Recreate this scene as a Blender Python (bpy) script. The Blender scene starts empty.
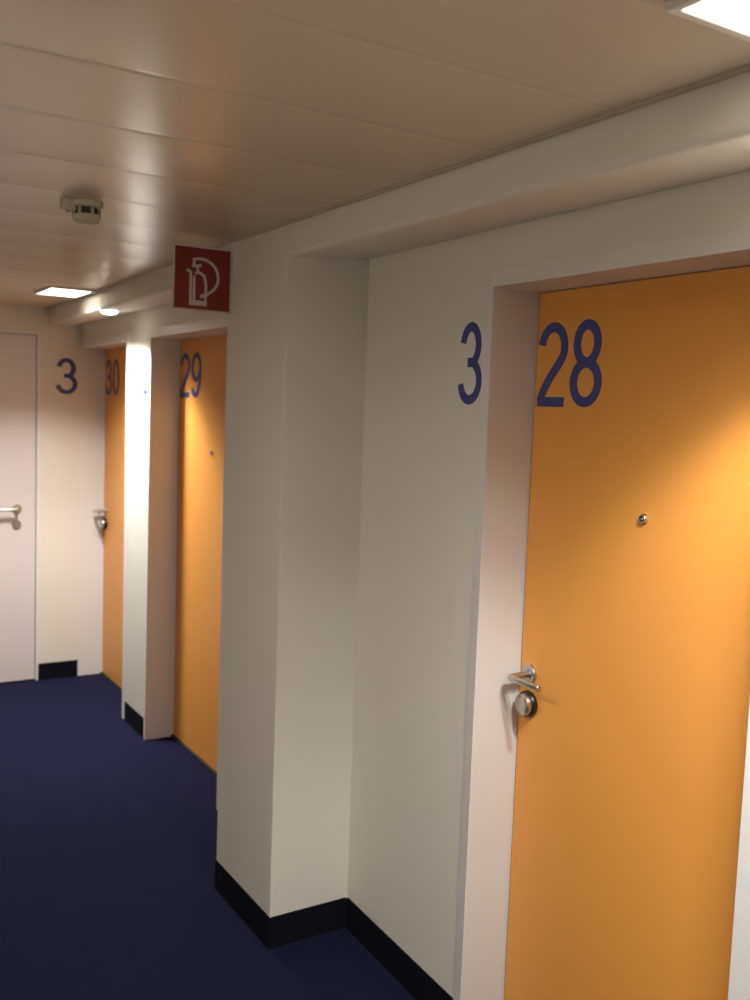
import bpy, bmesh, math
from mathutils import Vector, Matrix
C = bpy.context.scene.collection
sc = bpy.context.scene
PI = math.pi

# ------------------------------------------------------------------ measures (metres)
ZC, ZS, ZJ = 2.203, 2.110, 2.132      # ceiling, bulkhead underside at its edge and at the wall
XP, XW, XL = 1.255, 1.512, 1.652      # pillar / bulkhead face, wall face, door leaf face
XF = 1.509                            # frame face, a little proud of the wall
YP0, YP1 = 2.557, 2.990               # pillar
YE = 5.8185                           # end wall
XLEFT, YBACK = -0.62, -4.2
FW = 0.040                            # frame width seen from the corridor
ZL, ZFT = 1.988, 2.031                # leaf top, frame top
DOORS = [(1.097, 1.909), (3.600, 4.533), (4.920, 5.816)]

# ------------------------------------------------------------------ materials
def mat(name, col, rough=.6, metal=0., spec=.5, emit=None, est=0.):
    m = bpy.data.materials.new(name); m.use_nodes = True
    b = m.node_tree.nodes['Principled BSDF']
    b.inputs['Base Color'].default_value = (*col, 1)
    b.inputs['Roughness'].default_value = rough
    b.inputs['Metallic'].default_value = metal
    b.inputs['Specular IOR Level'].default_value = spec
    if emit:
        b.inputs['Emission Color'].default_value = (*emit, 1)
        b.inputs['Emission Strength'].default_value = est
    return m

def noise(m, scale, detail=4, amount=.1, bump=0., dist=.002, rough_amt=0., stretch=None):
    """Break up the base colour by +-amount and add a fine bump."""
    nt = m.node_tree; N = nt.nodes; L = nt.links
    b = N['Principled BSDF']
    tc = N.new('ShaderNodeTexCoord'); mp = N.new('ShaderNodeMapping')
    if stretch: mp.inputs['Scale'].default_value = stretch
    L.new(tc.outputs['Object'], mp.inputs['Vector'])
    n = N.new('ShaderNodeTexNoise'); n.inputs['Scale'].default_value = scale; n.inputs['Detail'].default_value = detail
    L.new(mp.outputs['Vector'], n.inputs['Vector'])
    if amount:
        c = b.inputs['Base Color'].default_value[:3]
        r = N.new('ShaderNodeValToRGB')
        r.color_ramp.elements[0].position = .3; r.color_ramp.elements[1].position = .7
        r.color_ramp.elements[0].color = (*[x*(1-amount) for x in c], 1)
        r.color_ramp.elements[1].color = (*[min(1, x*(1+amount)) for x in c], 1)
        L.new(n.outputs['Fac'], r.inputs['Fac']); L.new(r.outputs['Color'], b.inputs['Base Color'])
    if bump:
        bp = N.new('ShaderNodeBump'); bp.inputs['Strength'].default_value = bump; bp.inputs['Distance'].default_value = dist
        L.new(n.outputs['Fac'], bp.inputs['Height']); L.new(bp.outputs['Normal'], b.inputs['Normal'])
    return m

M = {}
M['wall'] = noise(mat('wall_paint', (.745, .71, .64), .62, spec=.35), 160, 5, .012, .12, .0008)
M['wall_end'] = M['wall']
M['frame'] = mat('frame_lacquer', (.745, .725, .715), .42)
M['orange'] = noise(mat('orange_laminate', (.80, .345, .068), .42, spec=.45), 420, 3, .02, .05, .0004)
M['white_door'] = mat('white_door_laminate', (.69, .64, .635), .42)
M['base'] = noise(mat('carpet_skirting', (.0055, .006, .012), .95, spec=.1), 500, 4, .3, .4, .002)
M['blue'] = mat('blue_vinyl', (.046, .060, .235), .45)
M['steel'] = noise(mat('brushed_steel', (.56, .53, .48), .30, 1.), 300, 2, .05, .03, .0002)
M['chrome'] = mat('chrome', (.72, .70, .66), .14, 1.)
M['black'] = mat('black_plastic', (.012, .011, .010), .35)
M['rubber'] = mat('door_seal_rubber', (.010, .009, .008), .8)
M['glass'] = mat('peephole_lens', (.02, .02, .02), .05)
M['red'] = mat('sign_red', (.25, .016, .013), .42)
M['sign_white'] = mat('sign_white', (.62, .55, .52), .5)
M['detector'] = mat('detector_plastic', (.50, .47, .36), .5)
M['slot'] = mat('detector_slot', (.06, .05, .04), .8)
M['metal_white'] = mat('white_enamelled_metal', (.70, .66, .60), .4)
M['glow'] = mat('lit_diffuser', (.9, .9, .88), .5, emit=(1., .90, .76), est=5.0)
M['glow2'] = mat('lit_downlight_glass', (.9, .9, .88), .5, emit=(1., .91, .78), est=9.)

def carpet():
    m = mat('navy_carpet', (.028, .031, .085), .95, spec=.04)
    nt = m.node_tree; N = nt.nodes; L = nt.links; b = N['Principled BSDF']
    tc = N.new('ShaderNodeTexCoord')
    n1 = N.new('ShaderNodeTexNoise'); n1.inputs['Scale'].default_value = 260; n1.inputs['Detail'].default_value = 6
    n2 = N.new('ShaderNodeTexNoise'); n2.inputs['Scale'].default_value = 14; n2.inputs['Detail'].default_value = 3
    mx = N.new('ShaderNodeMath'); mx.operation = 'MULTIPLY_ADD'; mx.inputs[1].default_value = .72
    sc2 = N.new('ShaderNodeMath'); sc2.operation = 'MULTIPLY'; sc2.inputs[1].default_value = .28
    for n in (n1, n2): L.new(tc.outputs['Object'], n.inputs['Vector'])
    L.new(n2.outputs['Fac'], sc2.inputs[0]); L.new(n1.outputs['Fac'], mx.inputs[0]); L.new(sc2.outputs[0], mx.inputs[2])
    r = N.new('ShaderNodeValToRGB'); r.color_ramp.elements[0].position = .32; r.color_ramp.elements[1].position = .68
    r.color_ramp.elements[0].color = (.0026, .0035, .0145, 1); r.color_ramp.elements[1].color = (.0068, .0085, .033, 1)
    L.new(mx.outputs[0], r.inputs['Fac']); L.new(r.outputs['Color'], b.inputs['Base Color'])
    bp = N.new('ShaderNodeBump'); bp.inputs['Strength'].default_value = .6; bp.inputs['Distance'].default_value = .004
    L.new(n1.outputs['Fac'], bp.inputs['Height']); L.new(bp.outputs['Normal'], b.inputs['Normal'])
    b.inputs['Sheen Weight'].default_value = .11; b.inputs['Sheen Roughness'].default_value = .5
    b.inputs['Sheen Tint'].default_value = (.5, .5, .82, 1)
    return m
M['carpet'] = carpet()

def panel_metal():
    """Lacquered perforated metal ceiling panels: tiny holes in a grid, satin gloss."""
    m = mat('ceiling_panel_lacquer', (.54, .455, .36), .26, spec=.55)
    nt = m.node_tree; N = nt.nodes; L = nt.links; b = N['Principled BSDF']
    tc = N.new('ShaderNodeTexCoord'); v = N.new('ShaderNodeTexVoronoi'); v.inputs['Scale'].default_value = 240
    v.inputs['Randomness'].default_value = 0.
    L.new(tc.outputs['Object'], v.inputs['Vector'])
    r = N.new('ShaderNodeValToRGB'); r.color_ramp.elements[0].position = .22; r.color_ramp.elements[1].position = .30
    r.color_ramp.elements[0].color = (.42, .36, .29, 1); r.color_ramp.elements[1].color = (.55, .465, .365, 1)
    L.new(v.outputs['Distance'], r.inputs['Fac']); L.new(r.outputs['Color'], b.inputs['Base Color'])
    return m
M['panel'] = panel_metal()

# ------------------------------------------------------------------ mesh helpers
def bevel(bm, geom_edges, w, seg=2):
    bmesh.ops.bevel(bm, geom=geom_edges, offset=w, offset_type='OFFSET', segments=seg, profile=.5, affect='EDGES')

def box(bm, x0, x1, y0, y1, z0, z1, bw=0., seg=2):
    t = bmesh.new()
    bmesh.ops.create_cube(t, size=1)
    for v in t.verts:
        v.co = Vector((x0 if v.co.x < 0 else x1, y0 if v.co.y < 0 else y1, z0 if v.co.z < 0 else z1))
    if bw: bevel(t, t.edges[:], bw, seg)
    merge(bm, t)

def merge(bm, t, mtx=None):
    me = bpy.data.meshes.new('tmp'); t.to_mesh(me); t.free()
    if mtx: me.transform(mtx)
    bm.from_mesh(me); bpy.data.meshes.remove(me)

def lathe(bm, prof, axis_mtx, n=40):
    """prof: list of (radius, height along local z); axis_mtx places it."""
    t = bmesh.new(); rings = []
    for r, h in prof:
        if r < 1e-6: rings.append([t.verts.new((0, 0, h))])
        else: rings.append([t.verts.new((r*math.cos(2*PI*i/n), r*math.sin(2*PI*i/n), h)) for i in range(n)])
    for a, b in zip(rings, rings[1:]):
        for i in range(n):
            j = (i+1) % n
            if len(a) == 1 and len(b) == 1: continue
            if len(a) == 1: t.faces.new((a[0], b[i], b[j]))
            elif len(b) == 1: t.faces.new((a[i], a[j], b[0]))
            else: t.faces.new((a[i], a[j], b[j], b[i]))
    bmesh.ops.recalc_face_normals(t, faces=t.faces[:])
    merge(bm, t, axis_mtx)

def tube(bm, pts, rad, n=20):
    """Swept round bar with flat, slightly chamfered ends."""
    P = [Vector(p) for p in pts]; t = bmesh.new(); rings = []
    T = []
    for i in range(len(P)):
        a = (P[i]-P[i-1]).normalized() if i else None
        b = (P[i+1]-P[i]).normalized() if i < len(P)-1 else None
        T.append(((a or b)+(b or a)).normalized())
    up = Vector((0, 0, 1)) if abs(T[0].z) < .9 else Vector((1, 0, 0))
    path = [(P[0], T[0], rad*.86)] + [(P[0]+T[0]*rad*.12, T[0], rad)] + [(P[i], T[i], rad) for i in range(1, len(P)-1)] + \
           [(P[-1]-T[-1]*rad*.12, T[-1], rad), (P[-1], T[-1], rad*.86)]
    for p, d, r in path:
        s = d.cross(up).normalized(); u = s.cross(d).normalized()
        rings.append([t.verts.new(p + s*r*math.cos(2*PI*i/n) + u*r*math.sin(2*PI*i/n)) for i in range(n)])
    for a, b in zip(rings, rings[1:]):
        for i in range(n):
            j = (i+1) % n; t.faces.new((a[i], a[j], b[j], b[i]))
    t.faces.new(rings[0]); t.faces.new(rings[-1])
    bmesh.ops.recalc_face_normals(t, faces=t.faces[:])
    merge(bm, t)

def prism(bm, prof, y0, y1):
    """(x, z) profile extruded along y."""
    t = bmesh.new()
    a = [t.verts.new((x, y0, z)) for x, z in prof]; b = [t.verts.new((x, y1, z)) for x, z in prof]
    n = len(prof)
    for i in range(n):
        j = (i+1) % n; t.faces.new((a[i], a[j], b[j], b[i]))
    t.faces.new(a); t.faces.new(b)
    bmesh.ops.recalc_face_normals(t, faces=t.faces[:])
    merge(bm, t)

def obj(name, bm, m, parent=None, smooth=False):
    me = bpy.data.meshes.new(name); bm.to_mesh(me); bm.free()
    me.materials.append(m)
    o = bpy.data.objects.new(name, me); C.objects.link(o)
    if smooth:
        for p in me.polygons: p.use_smooth = True
        me.set_sharp_from_angle(angle=math.radians(35))
    if parent:
        o.parent = parent
        me.transform(Matrix.Translation(-parent.location))       # geometry is written in world coordinates
    return o

def recentre(o):
    """Move a top-level mesh's origin to the middle of its base."""
    vs = [v.co for v in o.data.vertices]
    c = Vector(((min(v.x for v in vs)+max(v.x for v in vs))/2, (min(v.y for v in vs)+max(v.y for v in vs))/2, min(v.z for v in vs)))
    o.data.transform(Matrix.Translation(-c)); o.location = c
    return o

def tag(o, label, cat, group=None, kind=None):
    o['label'] = label; o['category'] = cat
    if group: o['group'] = group
    if kind: o['kind'] = kind
    return o

def struct(name, bm, m, label, cat, smooth=False):
    return tag(obj(name, bm, m, smooth=smooth), label, cat, kind='structure')

def thing(name, loc, label, cat, group=None, kind=None):
    o = bpy.data.objects.new(name, None); o.empty_display_size = .05; C.objects.link(o)
    o.location = loc
    return tag(o, label, cat, group, kind)

# ------------------------------------------------------------------ numerals: stroked outlines
def arc(cx, cy, rx, ry, a0, a1, n=28):
    return [(cx+rx*math.cos(math.radians(a0+(a1-a0)*i/n)), cy+ry*math.sin(math.radians(a0+(a1-a0)*i/n))) for i in range(n+1)]
def bez(p0, p1, p2, p3, n=18):
    out = []
    for i in range(n+1):
        t = i/n; s = 1-t
        out.append(tuple(s**3*a+3*s*s*t*b+3*s*t*t*c+t**3*d for a, b, c, d in zip(p0, p1, p2, p3)))
    return out
GLYPH = {
    '3': [arc(.245, .718, .165, .226, 172, -62) + arc(.25, .283, .20, .228, 62, -172)[1:], [(.19, .512), (.30, .512)]],
    '2': [arc(.252, .700, .192, .242, 172, -22)[:-1] + bez((.430, .61), (.385, .50), (.13, .30), (.062, .058)), [(.02, .056), (.475, .056)]],
    '8': [arc(.25, .728, .162, .215, 90, 450), arc(.25, .283, .195, .226, 90, 450)],
    '9': [arc(.25, .672, .192, .271, 90, 450), arc(.25, .62, .192, .562, 4, -70) + arc(.235, .235, .172, .179, -72, -172)],
    '0': [arc(.25, .5, .195, .443, 90, 450)],
}
def ribbon(path, w):
    """Flat ribbon quads for a 2D path of stroke width w; closed when the ends meet."""
    closed = math.dist(path[0], path[-1]) < 1e-6
    P = [Vector((a, b)) for a, b in (path[:-1] if closed else path)]
    n = len(P); L, R = [], []
    for i in range(n):
        a = P[i-1] if (i or closed) else P[i]; b = P[(i+1) % n] if (i < n-1 or closed) else P[i]
        d = (b-a).normalized(); nn = Vector((-d.y, d.x))
        L.append(P[i]+nn*w/2); R.append(P[i]-nn*w/2)
    return L, R, closed

def stroke_mesh(bm, paths, w, origin, ux, uy, nrm, size, thick):
    """Raise each stroke of a glyph as a thin solid on the plane (origin, ux, uy)."""
    origin, ux, uy, nrm = map(Vector, (origin, ux, uy, nrm))
    for k, p in enumerate(paths):
        L, R, closed = ribbon(p, w); t = bmesh.new(); th = thick*(1+.12*k)
        def V(q, h): return t.verts.new(origin+ux*q.x*size+uy*q.y*size+nrm*h)
        l0 = [V(q, 0) for q in L]; r0 = [V(q, 0) for q in R]; l1 = [V(q, th) for q in L]; r1 = [V(q, th) for q in R]
        n = len(L)
        for i in range(n if closed else n-1):
            j = (i+1) % n
            t.faces.new((l1[i], l1[j], r1[j], r1[i])); t.faces.new((l0[i], r0[i], r0[j], l0[j]))
            t.faces.new((l0[i], l0[j], l1[j], l1[i])); t.faces.new((r0[j], r0[i], r1[i], r1[j]))
        if not closed:
            for i in (0, n-1): t.faces.new((l0[i], l1[i], r1[i], r0[i]))
        bmesh.ops.recalc_face_normals(t, faces=t.faces[:])
        merge(bm, t)

def numeral(bm, ch, origin, ux, nrm, h, wid=1.):
    stroke_mesh(bm, GLYPH[ch], .117, origin, tuple(c*wid for c in ux), (0, 0, 1), nrm, h, .0011)

# ------------------------------------------------------------------ the shell
bm = bmesh.new(); box(bm, XLEFT-.1, 2.0, YBACK-.1, 6.2, -.06, 0)
struct('floor', bm, M['carpet'], 'dark navy blue fitted carpet along the corridor', 'floor')

# ceiling: lacquered panels laid across the corridor, grooves between them
PITCH = .333; Y0 = 1.586 - PITCH*18
bm = bmesh.new()
prof_y = []
y = Y0
while y < YE+PITCH:                                              # panel by panel: a hair of sag, a shallow V at each joint
    for f in (0, .02, .05, .25, .5, .75, .95, .98):
        yy = y+PITCH*f
        if YBACK <= yy <= YE: prof_y.append((yy, ZC+.0010 if f == 0 else ZC-.0020*(1-(2*f-1)**2)))
    y += PITCH
t = bmesh.new(); rows = [(t.verts.new((XLEFT, a, b)), t.verts.new((XP+.06, a, b))) for a, b in prof_y]
for (p, q), (r, u) in zip(rows, rows[1:]): t.faces.new((p, q, u, r))
bmesh.ops.recalc_face_normals(t, faces=t.faces[:])
merge(bm, t)
for f in bm.faces:
    if f.normal.z > 0: f.normal_flip()
box(bm, XLEFT-.1, 2.0, YBACK-.1, 6.2, ZC+.012, ZC+.10)
o = struct('ceiling', bm, M['panel'], 'beige satin metal panel ceiling with joints across the corridor', 'ceiling')
for p in o.data.polygons: p.use_smooth = abs(p.normal.z) > .9 and p.center.z < ZC+.008

# right wall: solid runs between the doors and over their frames
bm = bmesh.new()
XB = 1.95
spans = [(YBACK, DOORS[0][0]-FW), (DOORS[0][1]+FW, DOORS[1][0]-FW), (DOORS[1][1]+FW, DOORS[2][0]-FW)]
for a, b in spans[:1]+spans[2:]: box(bm, XW, XB, a, b, 0, ZJ+.03)
XWP = XW+.018                                                     # the run between door 28 and the pillar is a touch off true
t = bmesh.new()
lo = [t.verts.new((x, y, 0)) for x, y in ((XW, DOORS[0][1]+FW), (XWP, YP0), (XW, YP1), (XW, DOORS[1][0]-FW), (XB, DOORS[1][0]-FW), (XB, DOORS[0][1]+FW))]
hi = [t.verts.new((v.co.x, v.co.y, ZJ+.03)) for v in lo]
t.faces.new(lo); t.faces.new(hi)
for i in range(6): t.faces.new((lo[i], lo[(i+1) % 6], hi[(i+1) % 6], hi[i]))
bmesh.ops.recalc_face_normals(t, faces=t.faces[:]); merge(bm, t)
for a, b in DOORS: box(bm, XW, XB, a-FW, min(b+FW, YE+.04), ZFT, ZJ+.03)
struct('wall_right', bm, M['wall'], 'white painted corridor wall pierced by the orange doors', 'wall')

bm = bmesh.new(); box(bm, XP-.0012, XW+.02, YP0, YP1, 0, ZC+.01, .003, 2)
struct('wall_pillar', bm, M['wall'], 'white square pillar jutting into the corridor between doors 29 and 28', 'pillar')

# bulkhead along the wall under the ceiling
XPE = 1.322                                                        # its face drifts back a little towards the end wall
def beam_profile(xp):
    prof = [(xp, ZC+.01)]; r = .016
    for i in range(7):
        a = PI + (PI/2)*i/6
        prof.append((xp+r+r*math.cos(a), ZS+r+r*math.sin(a)))
    return prof + [(xp+.14, ZS+.006), (XW-.03, ZJ-.006), (XW-.008, ZJ-.0005), (XW+.03, ZJ), (XW+.03, ZC+.01)]
t = bmesh.new(); secs = []
for yy, xp in ((YBACK, XP), (YP1, XP), (YE, XPE)): secs.append([t.verts.new((x, yy, z)) for x, z in beam_profile(xp)])
for a, b in zip(secs, secs[1:]):
    for i in range(len(a)):
        j = (i+1) % len(a); t.faces.new((a[i], a[j], b[j], b[i]))
t.faces.new(secs[0]); t.faces.new(secs[-1])
bmesh.ops.recalc_face_normals(t, faces=t.faces[:])
bm = bmesh.new(); merge(bm, t)
struct('ceiling_beam', bm, M['wall'], 'long white bulkhead under the ceiling above the orange doors', 'beam', smooth=True)

# slim metal edge trim where the panels meet the bulkhead
bm = bmesh.new()
t = bmesh.new(); secs = []
for yy, xp in ((YBACK, XP), (YP1, XP), (YE, XPE)):
    secs.append([t.verts.new((xp+x, yy, z)) for x, z in ((-.026, ZC+.004), (-.026, ZC-.004), (-.007, ZC-.004), (-.007, ZC+.004))])
for a, b in zip(secs, secs[1:]):
    for i in range(4): t.faces.new((a[i], a[(i+1) % 4], b[(i+1) % 4], b[i]))
t.faces.new(secs[0]); t.faces.new(secs[-1])
bmesh.ops.recalc_face_normals(t, faces=t.faces[:]); merge(bm, t)
struct('trim_1', bm, M['panel'], 'slim metal edge strip where the ceiling panels meet the bulkhead', 'trim')

# end wall, with the white door's opening
EX0, EX1, EZ = .372, 1.268, 2.062
bm = bmesh.new()
box(bm, XLEFT-.1, EX0, YE, YE+.25, 0, ZC+.02)
box(bm, EX1, XF-.002, YE, YE+.25, 0, ZC+.02)
box(bm, EX0, EX1, YE, YE+.25, EZ, ZC+.02)
box(bm, XF-.002, XB, YE+.0405, YE+.25, 0, ZC+.02)
struct('wall_end', bm, M['wall'], 'white wall closing the far end of the corridor', 'wall')

bm = bmesh.new(); box(bm, XLEFT-.12, XLEFT, YBACK-.1, YE+.2, 0, ZC+.02)
struct('wall_left', bm, M['wall'], 'plain white corridor wall opposite the orange doors', 'wall')
bm = bmesh.new(); box(bm, XLEFT-.1, XB, YBACK-.12, YBACK, 0, ZC+.02)
struct('wall_back', bm, M['wall'], 'plain white wall behind the viewer', 'wall')

# carpet skirting
BH, BT = .1005, .006
def skirting(name, boxes, label, skew=None):
    bm = bmesh.new()
    if skew:
        t = bmesh.new(); lo = [t.verts.new((x, y, 0)) for x, y in skew]; hi = [t.verts.new((x, y, BH)) for x, y in skew]
        t.faces.new(lo); t.faces.new(hi)
        for i in range(4): t.faces.new((lo[i], lo[(i+1) % 4], hi[(i+1) % 4], hi[i]))
        bmesh.ops.recalc_face_normals(t, faces=t.faces[:]); merge(bm, t)
    for b in boxes: box(bm, *b, 0, BH, .0025, 2)
    struct(name, bm, M['base'], label, 'baseboard')
skirting('baseboard_pillar', [(XP-BT, XP, YP0-BT, YP1), (XP, XWP-BT, YP0-BT, YP0)], 'dark navy skirting wrapped around the foot of the white pillar')
skirting('baseboard_right', [(XW-BT, XW, YBACK, DOORS[0][0]-FW), ], 'dark navy skirting along the wall beside door 28',
         [(XW-BT, DOORS[0][1]+FW), (XWP-BT, YP0-BT), (XWP+.01, YP0-BT), (XW+.01, DOORS[0][1]+FW)])
skirting('baseboard_middle', [(XW-BT, XW, DOORS[1][1]+FW, DOORS[2][0]-FW)], 'short dark skirting on the bright wall strip between doors 29 and 30')
skirting('baseboard_end', [(EX1, XF-.008, YE-BT, YE)], 'short dark skirting under the numeral 3 on the end wall')
skirting('baseboard_left', [(XLEFT, XLEFT+BT, YBACK, YE)], 'dark navy skirting along the plain opposite wall')

# ------------------------------------------------------------------ doors
FACE = Matrix.Rotation(-PI/2, 4, 'Y')            # local z -> -x (out of the door, into the corridor)
def lever_set(d, y, z, s=1):
    """Steel lever on a round rose, pointing to the hinge side (-y for s = 1, +y for s = -1)."""
    bm = bmesh.new()
    x = XL-.072; r = .012
    pts = [(XL-.006, y, z), (x+r, y, z)] + [(x+r-r*math.sin(a), y-s*(r-r*math.cos(a)), z) for a in [PI/2*i/6 for i in range(1, 7)]]
    pts += [(x, y-s*.05, z), (x, y-s*.118, z)]
    tube(bm, pts, .0083)
    h = obj('lever_handle', bm, M['steel'], d, True)
    bm = bmesh.new()
    lathe(bm, [(0, 0), (.027, 0), (.027, .006), (.0255, .008), (.013, .0085), (.013, .012), (0, .012)], Matrix.Translation((XL, y, z)) @ FACE)
    q = obj('handle_rose', bm, M['steel'], d, True)
    return h

def reader(d, y, z):
    """Round key reader: black collar with a domed steel cap standing off the leaf."""
    bm = bmesh.new()
    lathe(bm, [(0, 0), (.033, 0), (.0345, .003), (.0345, .010), (.032, .015), (.0300, .017), (0, .017)], Matrix.Translation((XL, y, z)) @ FACE)
    k = obj('lock_reader', bm, M['black'], d, True)
    bm = bmesh.new()
    lathe(bm, [(.0290, .0165), (.0290, .022), (.0275, .0262), (.0235, .0287), (.013, .030), (0, .0305)], Matrix.Translation((XL, y, z)) @ FACE)
    c = obj('steel_cap', bm, M['steel'], k, True)
    return k

def fix_child(c, root):
    """Sub-parts are written in world coordinates too: take the root's offset off."""
    c.data.transform(Matrix.Translation(-root.location))

def orange_door(name, y0, y1, digits, label, peep, dz=0., hinge=1, wid=1.02, gap=.121):
    d = thing(name, ((XF+XL)/2, (y0+y1)/2, 0), label, 'door', kind='structure')
    bm = bmesh.new()
    box(bm, XL, XL+.040, y0+.0035, y1-.0035, .010, ZL-.0018, .0012, 2)
    obj('door_leaf', bm, M['orange'], d)['label'] = 'orange laminate door leaf'
    bm = bmesh.new()
    # jambs and head, each with a rebate behind the leaf
    for a, b, s in ((y0-FW, y0, 1), (y1, y1+FW, -1)):
        yi, yo = (b, a) if s > 0 else (a, b)
        t = bmesh.new(); sec = [(XF-.005, yi), (XF+.001, yo), (XL+.075, yo), (XL+.075, yi)]
        lo = [t.verts.new((x, y, 0)) for x, y in sec]; hi = [t.verts.new((x, y, ZL if y == yi else ZFT)) for x, y in sec]      # mitred at the head
        t.faces.new(lo); t.faces.new(hi)
        for i in range(4): t.faces.new((lo[i], lo[(i+1) % 4], hi[(i+1) % 4], hi[i]))
        bmesh.ops.recalc_face_normals(t, faces=t.faces[:])
        bevel(t, [e for e in t.edges if abs(e.verts[0].co.z-e.verts[1].co.z) > 1 and e.verts[0].co.x < XF+.01], .0012); merge(bm, t)
        box(bm, XL+.046, XL+.075, min(a, b)+(FW if s > 0 else -.02), max(a, b)+(.02 if s > 0 else -FW), 0, ZL)
    t = bmesh.new(); sec = [(XF-.005, 0, ZL), (XF+.001, FW, ZFT), (XL+.075, FW, ZFT), (XL+.075, 0, ZL)]
    lo = [t.verts.new((x, y0-f, z)) for x, f, z in sec]; hi = [t.verts.new((x, y1+f, z)) for x, f, z in sec]
    t.faces.new(lo); t.faces.new(hi)
    for i in range(4): t.faces.new((lo[i], lo[(i+1) % 4], hi[(i+1) % 4], hi[i]))
    bmesh.ops.recalc_face_normals(t, faces=t.faces[:]); merge(bm, t)
    box(bm, XL+.046, XL+.075, y0, y1, ZL-.02, ZL)
    obj('door_frame', bm, M['frame'], d)
    bm = bmesh.new()                                         # dark seal in the gap round the leaf, and the threshold strip
    box(bm, XL+.012, XL+.045, y0+.0002, y0+.0033, 0, ZL); box(bm, XL+.012, XL+.045, y1-.0033, y1-.0002, 0, ZL)
    box(bm, XL+.012, XL+.045, y0, y1, ZL-.0016, ZL-.0002)
    box(bm, XL-.012, XL+.060, y0+.0005, y1-.0005, 0, .0095)
    obj('door_seal', bm, M['rubber'], d)
    ly = y1-.040 if hinge > 0 else y0+.040
    lever_set(d, ly, 1.000+dz, hinge)
    k = reader(d, ly-.004*hinge, .922+dz)
    fix_child(k.children[0], d)
    bm = bmesh.new()
    lathe(bm, [(.0045, .004), (.0055, .0085), (.009, .0085), (.0105, .0065), (.0108, .002), (.0125, .0015), (.0125, 0)], Matrix.Translation((XL, peep, 1.449+dz)) @ FACE, 24)
    pp = obj('peephole', bm, M['chrome'], d, True)
    bm = bmesh.new()
    lathe(bm, [(.0054, .005), (.004, .0072), (.002, .0080), (0, .0082)], Matrix.Translation((XL, peep, 1.449+dz)) @ FACE, 24)
    fix_child(obj('lens', bm, M['chrome'], pp, True), d)
    y = y1-.011; H = .211
    for ch in digits:
        bm = bmesh.new()
        numeral(bm, ch, (XL-.0002, y, 1.698+dz), (0, -1, 0), (-1, 0, 0), H, wid)
        obj('room_numeral', bm, M['blue'], d)['label'] = 'blue numeral %s on the orange leaf' % ch
        y -= gap
    return d

orange_door('door_1', *DOORS[0], '28', 'large orange door numbered 28 with steel lever and peephole', 1.512)
orange_door('door_2', *DOORS[1], '29', 'orange door numbered 29 partly hidden by the white pillar', 4.095, .012, -1, 1.24, .147)
orange_door('door_3', *DOORS[2], '30', 'orange door numbered 30 next to the end wall', 5.39, .018, 1, 1.2, .145)

# the white door in the end wall
d = thing('door_4', ((EX0+EX1)/2, YE, 0), 'plain white door with steel lever in the end wall', 'door', kind='structure')
FE = .015; YD = YE+.006
bm = bmesh.new(); box(bm, EX0+FE+.003, EX1-FE-.003, YD, YD+.04, .008, EZ-FE-.003, .0012, 2)
obj('door_leaf', bm, M['white_door'], d)
bm = bmesh.new()
box(bm, EX0, EX0+FE, YE-.006, YE+.10, 0, EZ, .0015); box(bm, EX1-FE, EX1, YE-.006, YE+.10, 0, EZ, .0015)
box(bm, EX0+.001, EX1-.001, YE-.0056, YE+.10, EZ-FE, EZ-.0004, .0015)
box(bm, EX0+FE-.001, EX1-FE+.001, YD+.045, YE+.10, EZ-FE-.03, EZ-FE+.001)
for a, b in ((EX0+FE-.001, EX0+FE+.02), (EX1-FE-.02, EX1-FE+.001)): box(bm, a, b, YD+.045, YE+.10, 0, EZ-FE)
obj('door_frame', bm, M['frame'], d)
bm = bmesh.new(); box(bm, EX0+FE+.001, EX1-FE-.001, YD+.006, YD+.06, 0, .0075)
box(bm, EX0+FE+.0003, EX0+FE+.0028, YD+.012, YD+.044, .008, EZ-FE); box(bm, EX1-FE-.0028, EX1-FE-.0003, YD+.012, YD+.044, .008, EZ-FE)
box(bm, EX0+FE, EX1-FE, YD+.012, YD+.044, EZ-FE-.0028, EZ-FE-.0003)
obj('door_seal', bm, M['rubber'], d)
FY = Matrix.Rotation(PI/2, 4, 'X')               # local z -> -y
hx, hz = 1.145, 1.035
bm = bmesh.new(); yb = YD-.056; r = .012
pts = [(hx, YD-.006, hz), (hx, yb+r, hz)] + [(hx-r+r*math.cos(a), yb+r-r*math.sin(a), hz) for a in [PI/2*i/6 for i in range(1, 7)]] + [(hx-.06, yb, hz), (hx-.125, yb, hz)]
tube(bm, pts, .0095)
obj('lever_handle', bm, M['steel'], d, True)
bm = bmesh.new()
lathe(bm, [(0, 0), (.027, 0), (.027, .006), (.0255, .008), (.013, .0085), (.013, .012), (0, .012)], Matrix.Translation((hx, YD, hz)) @ FY)
obj('handle_rose', bm, M['steel'], d, True)
bm = bmesh.new()
lathe(bm, [(0, 0), (.026, 0), (.026, .007), (.024, .009), (.011, .009), (.0105, .014), (0, .014)], Matrix.Translation((hx, YD, hz-.092)) @ FY)
obj('key_rose', bm, M['steel'], d, True)

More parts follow.
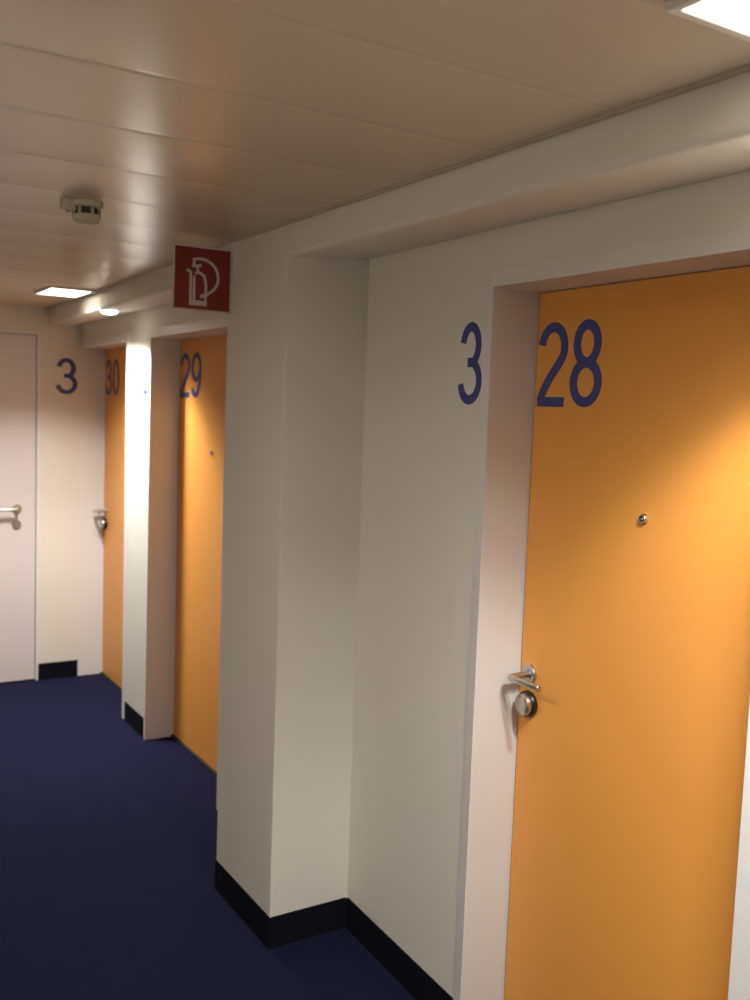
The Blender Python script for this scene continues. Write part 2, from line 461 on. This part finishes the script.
# ------------------------------------------------------------------ blue floor numerals on the walls
G3 = 'blue numerals 3 stuck on the walls beside the doors'
def wall_three(origin, ux, nrm, h, label, wid=1.):
    bm = bmesh.new(); numeral(bm, '3', origin, ux, nrm, h, wid)
    o = obj('wall_numeral', bm, M['blue']); recentre(o); tag(o, label, 'number', G3)
sk = (XWP-XW)/(YP0-DOORS[0][1]-FW); sn = math.hypot(1, sk)
wall_three((XW+sk*(2.053-DOORS[0][1]-FW)-.0002, 2.053, 1.697), (-sk/sn, -1/sn, 0), (-1/sn, sk/sn, 0), .211, 'large blue numeral 3 on the white wall between the pillar and door 28', .96)
wall_three((XW-.0002, 4.676, 1.716), (0, -1, 0), (-1, 0, 0), .196, 'washed-out blue numeral 3 on the brightly lit wall strip beside door 29')
wall_three((1.360, YE-.0002, 1.713), (1, 0, 0), (0, -1, 0), .212, 'blue numeral 3 on the end wall between the white door and door 30', 1.18)

# ------------------------------------------------------------------ fire extinguisher sign, projecting from the pillar
SX0, SX1, SZ0, SZ1, SY = 1.059, 1.2548, 1.978, 2.174, 2.972
s = thing('fire_extinguisher_sign', ((SX0+SX1)/2, SY, SZ0), 'square red sign with white extinguisher symbol projecting from the pillar top', 'sign')
bm = bmesh.new(); box(bm, SX0-.004, SX1, SY-.003, SY+.003, SZ0-.004, SZ1+.005, .001)
obj('sign_board', bm, M['sign_white'], s)['label'] = 'white edged board'
bm = bmesh.new(); box(bm, SX0, SX1-.008, SY-.0038, SY-.0028, SZ0, SZ1-.002)
obj('red_face', bm, M['red'], s)['label'] = 'red face'
W_ = SX1-.008-SX0
sym = [  # x, y in the unit square of the red face
    [(.285, .60), (.285, .10)], [(.345, .56), (.345, .10)],                  # thick left flank
    [(.265, .085), (.575, .085)], [(.30, .125), (.575, .125)],               # foot
    bez((.555, .08), (.555, .30), (.57, .42), (.545, .50), 10) + bez((.545, .50), (.53, .60), (.45, .635), (.36, .60), 10)[1:],   # flank and shoulder
    [(.215, .655), (.30, .595)],                                              # squeeze lever
    [(.42, .61), (.40, .70), (.335, .75)], [(.33, .70), (.34, .82)], [(.38, .72), (.47, .745)],   # neck and valve
    bez((.32, .825), (.50, .90), (.76, .82), (.78, .56), 14) + bez((.78, .56), (.79, .40), (.66, .28), (.46, .205), 14)[1:],      # hose
    [(.47, .235), (.60, .265)],
]
bm = bmesh.new()
stroke_mesh(bm, sym, .047, (SX0, SY-.0037, SZ0), (1, 0, 0), (0, 0, 1), (0, -1, 0), W_, .0007)
obj('extinguisher_symbol', bm, M['sign_white'], s)['label'] = 'white outline of an extinguisher and its hose'
bm = bmesh.new(); box(bm, SX1-.006, SX1+.0002, SY-.008, SY+.008, SZ0+.01, SZ1-.01, .001)
obj('mounting_bracket', bm, M['sign_white'], s)

# ------------------------------------------------------------------ smoke detector
DX, DY = .702, 2.67
sd = thing('smoke_detector', (DX, DY, ZC-.06), 'grey-beige smoke detector on the ceiling panels before the far lamp', 'smoke detector')
T_ = Matrix.Translation((DX, DY, ZC)) @ Matrix.Rotation(PI, 4, 'X')      # local z points down
bm = bmesh.new(); lathe(bm, [(0, -.002), (.044, -.002), (.044, .010), (.041, .014), (.034, .015), (0, .018)], T_)
obj('base', bm, M['detector'], sd, True)
bm = bmesh.new(); lathe(bm, [(.030, .017), (.030, .036), (0, .036)], T_)
obj('smoke_chamber', bm, M['slot'], sd, True)
for k in range(6):
    a = 2*PI*k/6+.3; bm = bmesh.new()
    t = bmesh.new(); box(t, -.004, .004, -.0035, .0035, 0, .02, .001)
    merge(bm, t, T_ @ Matrix.Rotation(a, 4, 'Z') @ Matrix.Translation((.033, 0, .0165)))
    obj('vent_rib', bm, M['detector'], sd)
bm = bmesh.new(); lathe(bm, [(.037, .0345), (.038, .039), (.035, .048), (.026, .056), (.012, .059), (0, .0595)], T_)
obj('cap', bm, M['detector'], sd, True)
bm = bmesh.new(); box(bm, DX-.066, DX-.030, DY-.017, DY+.017, ZC-.030, ZC+.001, .005, 3)
obj('side_housing', bm, M['detector'], sd, True)
bm = bmesh.new(); lathe(bm, [(.004, 0), (.004, .002), (0, .0035)], Matrix.Translation((DX-.05, DY, ZC-.0295)) @ Matrix.Rotation(PI, 4, 'X'), 16)
obj('indicator_lamp', bm, M['slot'], sd, True)

# ------------------------------------------------------------------ lamps
LAMP_COL = (1., .985, .945)
def ceiling_lamp(x0, x1, y0, y1, label, energy, col=LAMP_COL, spread=128):
    g = 'square lamps along the ceiling'
    L_ = thing('ceiling_light', ((x0+x1)/2, (y0+y1)/2, ZC), label, 'ceiling light', g)
    bm = bmesh.new(); f = .014; h = .012
    for b in ((x0-f, x1+f, y0-f, y0), (x0-f, x1+f, y1, y1+f), (x0-f, x0, y0, y1), (x1, x1+f, y0, y1)):
        box(bm, *b, ZC-h, ZC+.004, .002)
    obj('lamp_frame', bm, M['metal_white'], L_)
    bm = bmesh.new(); box(bm, x0+.0005, x1-.0005, y0+.0005, y1-.0005, ZC-h+.002, ZC+.002)
    obj('diffuser', bm, M['glow'], L_)['label'] = 'lit white diffuser'
    la = bpy.data.lights.new('ceiling_lamp_light', 'AREA'); la.shape = 'RECTANGLE'; la.size = (x1-x0)*.5; la.size_y = (y1-y0)*.8
    la.energy = energy; la.color = col; la.spread = math.radians(spread)
    lo = bpy.data.objects.new('lamp_light', la); C.objects.link(lo); lo.parent = L_; lo.location = (0, 0, -.0105)
    return L_
def downlight(x, y, label, energy):
    z = ZS+.0045
    D_ = thing('downlight', (x, y, z), label, 'downlight', 'small round downlights in the bulkhead')
    T = Matrix.Translation((x, y, z)) @ Matrix.Rotation(PI, 4, 'X')
    bm = bmesh.new(); lathe(bm, [(.040, -.006), (.040, .003), (.043, .006), (.049, .005), (.050, -.006)], T)
    obj('trim_ring', bm, M['metal_white'], D_, True)
    bm = bmesh.new(); lathe(bm, [(.0395, .001), (.037, .012), (.030, .0185), (.016, .0215), (0, .022)], T)
    obj('lit_glass', bm, M['glow2'], D_, True)
    la = bpy.data.lights.new('downlight_light', 'SPOT'); la.energy = energy; la.color = (1., .985, .92)
    la.spot_size = math.radians(106); la.spot_blend = .45; la.shadow_soft_size = .035
    lo = bpy.data.objects.new('spot_light', la); C.objects.link(lo); lo.parent = D_; lo.location = (0, 0, -.024)
    return D_
LX0, LX1 = 1.070, 1.256
ceiling_lamp(LX0, LX1, 4.66, 4.97, 'lit lamp panel on the ceiling before the end wall', 20, spread=120)
ceiling_lamp(.986, 1.205, .42, .893, 'lit lamp panel on the ceiling near door 28, cut by the picture edge', 15)
ceiling_lamp(-.36, -.14, 1.35, 1.75, 'added unseen fill lamp panel over the far side of the corridor opposite door 28', 12, spread=165)  # invented lamp out of view, added to brighten pillar front and near wall
ceiling_lamp(.994, 1.215, -2.8, -2.335, 'added unseen fill lamp panel on the ceiling behind the viewer', 14, (.92, 1., 1.))  # guessed lamp out of view, added as cool fill on the pillar's near face
downlight(1.336, 4.65, 'small round downlight in the bulkhead between doors 29 and 30', 62)
downlight(1.315, .965, 'small round downlight in the bulkhead over the near side of door 28', 60)

# ------------------------------------------------------------------ camera
H = 1.6634; yaw, pitch, roll, FPX = .5538, -.0897, .0367, 957.0
cy, sy, cp, sp = math.cos(yaw), math.sin(yaw), math.cos(pitch), math.sin(pitch)
fw = Vector((sy*cp, cy*cp, sp)); r0 = Vector((cy, -sy, 0)); u0 = r0.cross(fw)
rr = r0*math.cos(roll)+u0*math.sin(roll); uu = u0*math.cos(roll)-r0*math.sin(roll)
cam = bpy.data.cameras.new('camera'); co = bpy.data.objects.new('camera', cam); C.objects.link(co)
m = Matrix.Identity(4)
for i in range(3): m[i][0], m[i][1], m[i][2] = rr[i], uu[i], -fw[i]
m.translation = (0, 0, H); co.matrix_world = m
cam.sensor_fit = 'VERTICAL'; cam.sensor_height = 36; cam.sensor_width = 27; cam.lens = FPX/1000*36
cam.clip_start = .02
cam.dof.use_dof = True; cam.dof.focus_distance = 2.1; cam.dof.aperture_fstop = 4.2
sc.camera = co

w = bpy.data.worlds.new('world'); sc.world = w; w.use_nodes = True
w.node_tree.nodes['Background'].inputs['Color'].default_value = (.8, .85, 1, 1)
w.node_tree.nodes['Background'].inputs['Strength'].default_value = .02

vs = sc.view_settings
sc.display_settings.display_device = 'sRGB'
vs.view_transform = 'Standard'; vs.look = 'None'; vs.gamma = 1; vs.use_curve_mapping = False
vs.exposure = .28
sc.cycles.use_denoising = True
sc.cycles.max_bounces = 10; sc.cycles.diffuse_bounces = 6
sc.cycles.sample_clamp_indirect = 4
